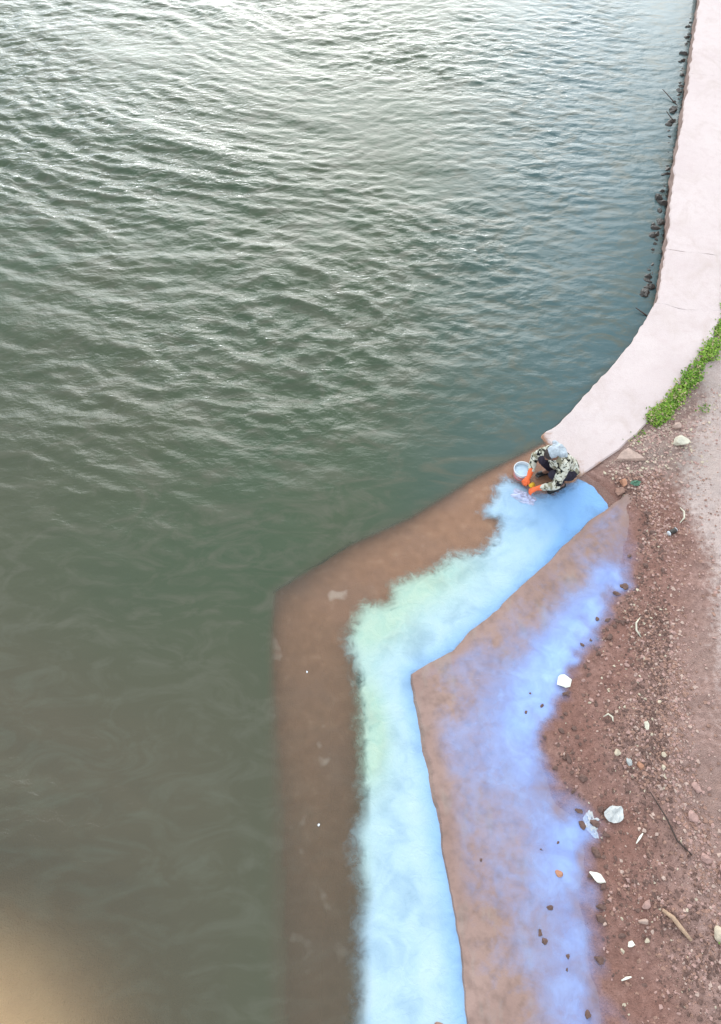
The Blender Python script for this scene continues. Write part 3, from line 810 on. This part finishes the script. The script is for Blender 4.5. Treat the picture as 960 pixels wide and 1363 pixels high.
spots = []
while len(spots) < 22000:
    n = 20000
    x = RNG.uniform(2.0, 6.2, n); y = RNG.uniform(-1.1, 7.6, n)
    z, s = ground_height(x, y, False)
    dd, _, ss = poly_dist(DRT, x, y); e = dd * ss
    band = np.exp(-((e + .42) / .42) ** 2) + .30 * (e < 0) * (s > .15) + .10 * (e > 0) + .9 * np.exp(-((x - 4.35) / .6) ** 2 - ((y - 6.4) / .45) ** 2)
    clump = sstep(-.25, .35, fbm(x * 1.9, y * 1.9, 3))
    ok = (s > .08) & (RNG.random(n) < band * (.25 + .75 * clump) * .8) & (poly_sd(Q_POLY, x, y) < -.02)
    for a, b, ee in zip(x[ok], y[ok], e[ok]):
        u = RNG.random()
        if b > 6.0: m = 3 if u < .45 else (4 if u < .6 else 2)
        elif ee > -.25: m = 2 if u < .42 else (3 if u < .55 else 1)
        else: m = 0 if u < .44 else (1 if u < .78 else (2 if u < .92 else (3 if u < .97 else 4)))
        spots.append((a, b, m))
gravel('gravel', spots, [M['clod'], M['brown_stone'], M['pink_stone'], M['buff_stone'], M['pale_stone']], 'loose red brown gravel and clods on the mud bank', .009, .055, 4)

# weeds along the inner edge of the quay: too many leaves to count
def weeds():
    V, F, MI = [], [], []
    edge = [(6.75, 11.4), (6.2, 9.75), (5.98, 8.95), (5.62, 8.42), (5.30, 7.98), (4.90, 7.46), (4.52, 7.06), (4.36, 6.92)]
    wid = [.36, .28, .20, .13, .09, .07, .06, .05]
    r = random.Random(7)
    def leaf(x, y, z, s, mi):
        a = r.uniform(0, 6.28); el = r.uniform(.0, .8)
        d = Vector((math.cos(a) * math.cos(el), math.sin(a) * math.cos(el), math.sin(el))); w = Vector((-math.sin(a), math.cos(a), 0)) * s * .3
        b = Vector((x, y, z)); k = len(V)
        V.extend([b, b + d * s * .5 + w, b + d * s, b + d * s * .5 - w]); F.append((k, k + 1, k + 2, k + 3)); MI.append(mi)
    pts = []
    for _ in range(700):
        u = r.random() * (len(edge) - 1.001); i = int(u); f = u - i
        w = wid[i] * (1 - f) + wid[i + 1] * f
        x = edge[i][0] * (1 - f) + edge[i + 1][0] * f; y = edge[i][1] * (1 - f) + edge[i + 1][1] * f
        t = r.random() ** 1.3 * w
        px, py = x + t * .85, y - t * .5
        if float(fbm(np.array(px * 4.0), np.array(py * 4.0), 3)) < -.05 + .6 * (t / w - .5): continue
        pts.append((px, py))
    xy = np.array(pts); zz, _ = ground_height(xy[:, 0], xy[:, 1])
    for (px, py), z in zip(pts, zz):
        br = float(fbm(np.array(px * 3.1 + 5), np.array(py * 3.1), 2))
        for _ in range(22):
            q = r.gauss(0, .05), r.gauss(0, .05)
            leaf(px + q[0], py + q[1], z + r.uniform(-.005, .05), r.uniform(.025, .06), 2 if r.random() < .16 else (0 if r.random() < .55 + br * .6 else 1))
    # a few starved tufts near the slab and the pale rock
    for cx, cy, n in ((3.66, .06, 14), (5.2, 7.15, 40), (4.15, 6.72, 50), (4.0, 6.62, 30)):
        z = gz(cx, cy)
        for _ in range(n): leaf(cx + r.gauss(0, .05), cy + r.gauss(0, .05), z + r.uniform(0, .02), r.uniform(.02, .05), r.choice((1, 1, 2)))
    me = bpy.data.meshes.new('weeds'); me.from_pydata(V, [], F)
    for m in (M['leaf_a'], M['leaf_b'], M['straw']): me.materials.append(m)
    me.polygons.foreach_set('material_index', MI)
    tag(link(bpy.data.objects.new('weeds', me)), 'bright green low weeds along the inner edge of the quay', 'weeds', kind='stuff')
weeds()

# ------------------------------------------------------------------ person washing clothes
def blobs(name, chains, mat, parent, voxel=.012, smooth=4, disp=0.0, balls=()):
    """one continuous skin over chains of tapered limbs: [(point, radius), ...]"""
    bm = bmesh.new()
    def ball(p, rad, rot=None):
        sx = rad if hasattr(rad, '__len__') else (rad, rad, rad)
        m = Matrix.Translation(p) @ (rot.to_4x4() if rot is not None else Matrix()) @ Matrix.Diagonal((*sx, 1))
        bmesh.ops.create_icosphere(bm, subdivisions=2, radius=1.0, matrix=m)
    for ch in chains:
        for (p, a), (q, b) in zip(ch[:-1], ch[1:]):
            p, q = Vector(p), Vector(q)
            n = max(2, int((q - p).length / (min(a, b) * .45)))
            for k in range(n + 1):
                t = k / n; ball(p.lerp(q, t), a * (1 - t) + b * t)
    for b in balls: ball(Vector(b[0]), b[1], b[2] if len(b) > 2 else None)
    me = bpy.data.meshes.new(name); bm.to_mesh(me); bm.free()
    o = bpy.data.objects.new(name, me); COL.objects.link(o)
    m = o.modifiers.new('r', 'REMESH'); m.mode = 'VOXEL'; m.voxel_size = voxel; m.use_smooth_shade = True
    s = o.modifiers.new('s', 'SMOOTH'); s.iterations = smooth; s.factor = .5
    dg = bpy.context.evaluated_depsgraph_get()
    me2 = bpy.data.meshes.new_from_object(o.evaluated_get(dg))
    COL.objects.unlink(o); bpy.data.objects.remove(o)
    if disp:
        co = np.empty(len(me2.vertices) * 3, np.float32); me2.vertices.foreach_get('co', co); co = co.reshape(-1, 3)
        no = np.array([v.normal[:] for v in me2.vertices])
        h = np.array([mnoise.noise(Vector((c[0] * 11, c[1] * 11, c[2] * 7))) + .5 * mnoise.noise(Vector((c[0] * 25, c[1] * 25, c[2] * 14))) for c in co])
        me2.vertices.foreach_set('co', (co + no * h[:, None] * disp).astype(np.float32).ravel())
    me2.name = name; me2.materials.clear(); me2.materials.append(mat)
    me2.polygons.foreach_set('use_smooth', [True] * len(me2.polygons)); me2.update()
    return link(bpy.data.objects.new(name, me2), parent)

FACE = math.atan2(-.40, -.92)
person = empty('person', (2.93, 6.00, -.055), FACE)
person.scale = (.94, .94, .94)
tag(person, 'person in a mottled jacket and white headcloth squatting to wash clothes', 'person')
pel, chest, neck, head = (0, 0, .27), (.20, 0, .56), (.31, 0, .70), (.40, 0, .80)
def side(s):
    return dict(hip=(.01, .10 * s, .25), knee=(.36, .15 * s, .47), ank=(.13, .15 * s, .10), heel=(.09, .15 * s, .045), toe=(.31, .17 * s, .045),
                sh=(.25, .18 * s, .63), el=(.40, .29 * s, .42), wr=(.58, .13 * s + (.03 if s < 0 else 0), .22))
L_, R_ = side(1), side(-1)
bod = [[(pel, .14), (chest, .135), (neck, .06), (head, .06)]]
for S in (L_, R_):
    bod += [[(pel, .12), (S['hip'], .105), (S['knee'], .062), (S['ank'], .042), (S['heel'], .04)], [(S['ank'], .042), (S['toe'], .032)],
            [(chest, .12), (S['sh'], .062), (S['el'], .045), (S['wr'], .030)]]
hr = Matrix.Rotation(R(48), 3, 'Y')            # the head bows over the work
def hp(x, y, z): return Vector(head) + Vector((.02, 0, .03)) + hr @ Vector((x, y, z))
fb = [(hp(0, 0, 0), (.098, .078, .112), hr), (hp(.03, 0, -.06), (.062, .055, .062), hr), (hp(.100, 0, -.015), (.020, .014, .026), hr),
      (hp(.082, 0, -.062), (.016, .026, .010), hr), (hp(.0, .082, -.01), (.022, .014, .032), hr), (hp(.0, -.082, -.01), (.022, .014, .032), hr), (hp(.078, 0, .022), (.02, .055, .012), hr)]
# hands: palm, four fingers, thumb (kept under the gloves)
def hand(S, s, grow):
    w = Vector(S['wr']); f = Vector((.75, -.28 * s, -.60)).normalized(); u = Vector((0, 0, 1)); sd = f.cross(u).normalized() * (-s); dn = sd.cross(f).normalized()
    if dn.z > 0: dn = -dn
    P = w + f * .05
    ch = [[(w - f * .02, .026 + grow), (P, .030 + grow)], [(P - sd * .018, .022 + grow), (P - sd * .02 + f * .035, .020 + grow)], [(P + sd * .018, .022 + grow), (P + sd * .02 + f * .035, .020 + grow)]]
    for k, (o, l) in enumerate(((-.033, .060), (-.011, .075), (.011, .070), (.033, .052))):
        b = P + f * .035 + sd * o
        m = b + f * l * .5 + dn * .010 + sd * o * .25; e = m + f * l * .32 + dn * .030
        ch.append([(b, .0095 + grow), (m, .0088 + grow), (e, .0078 + grow)])
    b = P - sd * .03 - f * .01
    ch.append([(b, .012 + grow), (b - sd * .028 + f * .025 + dn * .012, .0105 + grow), (b - sd * .026 + f * .055 + dn * .03, .0085 + grow)])
    return ch
blobs('body', bod + hand(L_, 1, 0) + hand(R_, -1, 0), M['skin'], person, .009, 3, balls=fb)
# clothes
jk = [[((.0, 0, .31), .165), (chest, .165), ((.27, 0, .66), .10)]]
for S in (L_, R_):
    jk.append([(chest, .15), (S['sh'], .085), (S['el'], .070), (tuple(np.array(S['el']) * .35 + np.array(S['wr']) * .65), .052)])
jacket = blobs('jacket', jk, M['print'], person, .012, 5, .014, balls=[((-.03, 0, .26), (.17, .20, .15)), ((.24, 0, .66), (.09, .17, .07))])
tr = []
for S in (L_, R_):
    tr.append([((.02, 0, .25), .135), (S['hip'], .125), (S['knee'], .084), (tuple(np.array(S['knee']) * .2 + np.array(S['ank']) * .8), .062)])
blobs('trousers', tr, M['trousers'], person, .012, 4, .010)
for s, S in ((1, L_), (-1, R_)):
    blobs('glove', hand(S, s, .004) + [[(tuple(np.array(S['el']) * .38 + np.array(S['wr']) * .62), .050), (S['wr'], .036)]], M['glove'], person, .006, 2)
    blobs('shoe', [[(S['heel'], .052), (S['toe'], .046)]], M['shoe'], person, .010, 4, balls=[((S['toe'][0] + .02, S['toe'][1], .03), (.05, .045, .03))])
    e = bmesh.new(); bmesh.ops.create_icosphere(e, subdivisions=2, radius=.011, matrix=Matrix.Translation(hp(.088, .030 * s, .004)))
    bm_obj('eye', e, M['eye'], person, True)
blobs('hair', [], M['hair'], person, .009, 3, .006, balls=[(hp(-.012, 0, .022), (.102, .087, .105), hr)])
sc_b = [(hp(-.050, .012, .040), (.092, .098, .086), hr), (hp(-.11, 0, -.01), (.06, .10, .08), hr), (hp(-.15, .03, -.06), (.05, .15, .06), hr), (hp(-.13, -.06, -.05), (.05, .11, .05), hr), (hp(-.12, .10, -.03), (.05, .06, .05), hr)]
blobs('headcloth', [], M['scarf'], person, .009, 2, .016, balls=sc_b)

# the wash in the hands
FW = Matrix.Translation(person.location) @ Matrix.Rotation(FACE, 4, 'Z') @ Matrix.Scale(.94, 4)
def pw(x, y, z): return FW @ Vector((x, y, z))
def cloth(name, cx, cy, z, sx, sy, rz, mat, seed, label, hgt=.06, n=26):
    V, F = [], []
    for j in range(n + 1):
        for i in range(n + 1):
            u, v = i / n * 2 - 1, j / n * 2 - 1
            p = Vector((u * 1.6, v * 2.6, seed))
            e = 1 + .25 * mnoise.noise(Vector((u * 1.4, v * 1.4, seed + 5)))
            h = abs(mnoise.noise(p * 1.3)) * hgt * 1.4 + abs(mnoise.noise(p * 3.1)) * hgt * .4
            V.append((u * sx / 2 * e, v * sy / 2 * e * (1 - .25 * u * u), h * (1.15 - .9 * max(abs(u), abs(v)) ** 2)))
    for j in range(n):
        for i in range(n):
            a = j * (n + 1) + i; F.append((a, a + 1, a + n + 2, a + n + 1))
    o = mesh_obj(name, V, F, mat, None, True); o.location = (cx, cy, z); o.rotation_euler = (0, 0, rz)
    m = o.modifiers.new('thickness', 'SOLIDIFY'); m.thickness = .006; m.offset = 1
    return tag(o, label, 'cloth')
hl = pw(.70, .06, .05); 
cloth('laundry', hl.x - .02, hl.y - .05, -.035, .32, .20, -.55, M['laundry'], 2.0, 'wet whitish cloth being scrubbed under the orange gloves', .07)
sp = pw(.60, .035, .19)
b = bmesh.new(); bmesh.ops.create_cube(b, size=1.0, matrix=Matrix.Translation(sp) @ Matrix.Rotation(.6, 4, 'Z') @ Matrix.Diagonal((.085, .065, .045, 1)))
bmesh.ops.bevel(b, geom=list(b.edges), offset=.012, segments=3, affect='EDGES')
tag(bm_obj('sponge', b, M['yellow'], None, True), 'yellow sponge held between the orange gloves', 'sponge')

# bucket
def lathe(name, prof, mat, parent, seg=40):
    V, F = [], []
    for r_, z in prof:
        for s in range(seg):
            t = s / seg * 2 * math.pi; V.append((r_ * math.cos(t), r_ * math.sin(t), z))
    for k in range(len(prof) - 1):
        for s in range(seg):
            F.append((k * seg + s, k * seg + (s + 1) % seg, (k + 1) * seg + (s + 1) % seg, (k + 1) * seg + s))
    F.append(tuple(range(seg - 1, -1, -1)))
    F.append(tuple((len(prof) - 1) * seg + s for s in range(seg)))
    return mesh_obj(name, V, F, mat, parent, False)
bk = empty('bucket', (2.33, 6.02, -.06), .3)
tag(bk, 'white bucket with a pink band standing beside the squatting person', 'bucket')
lathe('pail', [(.100, 0), (.104, .004), (.113, .10), (.122, .175), (.130, .178), (.131, .196), (.124, .198), (.120, .190), (.112, .10), (.098, .015)], M['white_plastic'], bk)
lathe('band', [(.1065, .025), (.1095, .024), (.1195, .128), (.1165, .129)], M['pink_plastic'], bk)
lathe('suds', [(.05, .142), (.1145, .143), (.1146, .148), (.06, .150)], M['suds'], bk)
tube('handle', [(.128 * math.cos(t), .128 * math.sin(t) * .55 + .0, .178 - .09 * math.sin(t)) if False else (.131 * math.cos(t), -.135 * math.sin(t), .18 - .10 * math.sin(t)) for t in np.linspace(0, math.pi, 15)], [.004] * 15, M['metal'], bk, 6)
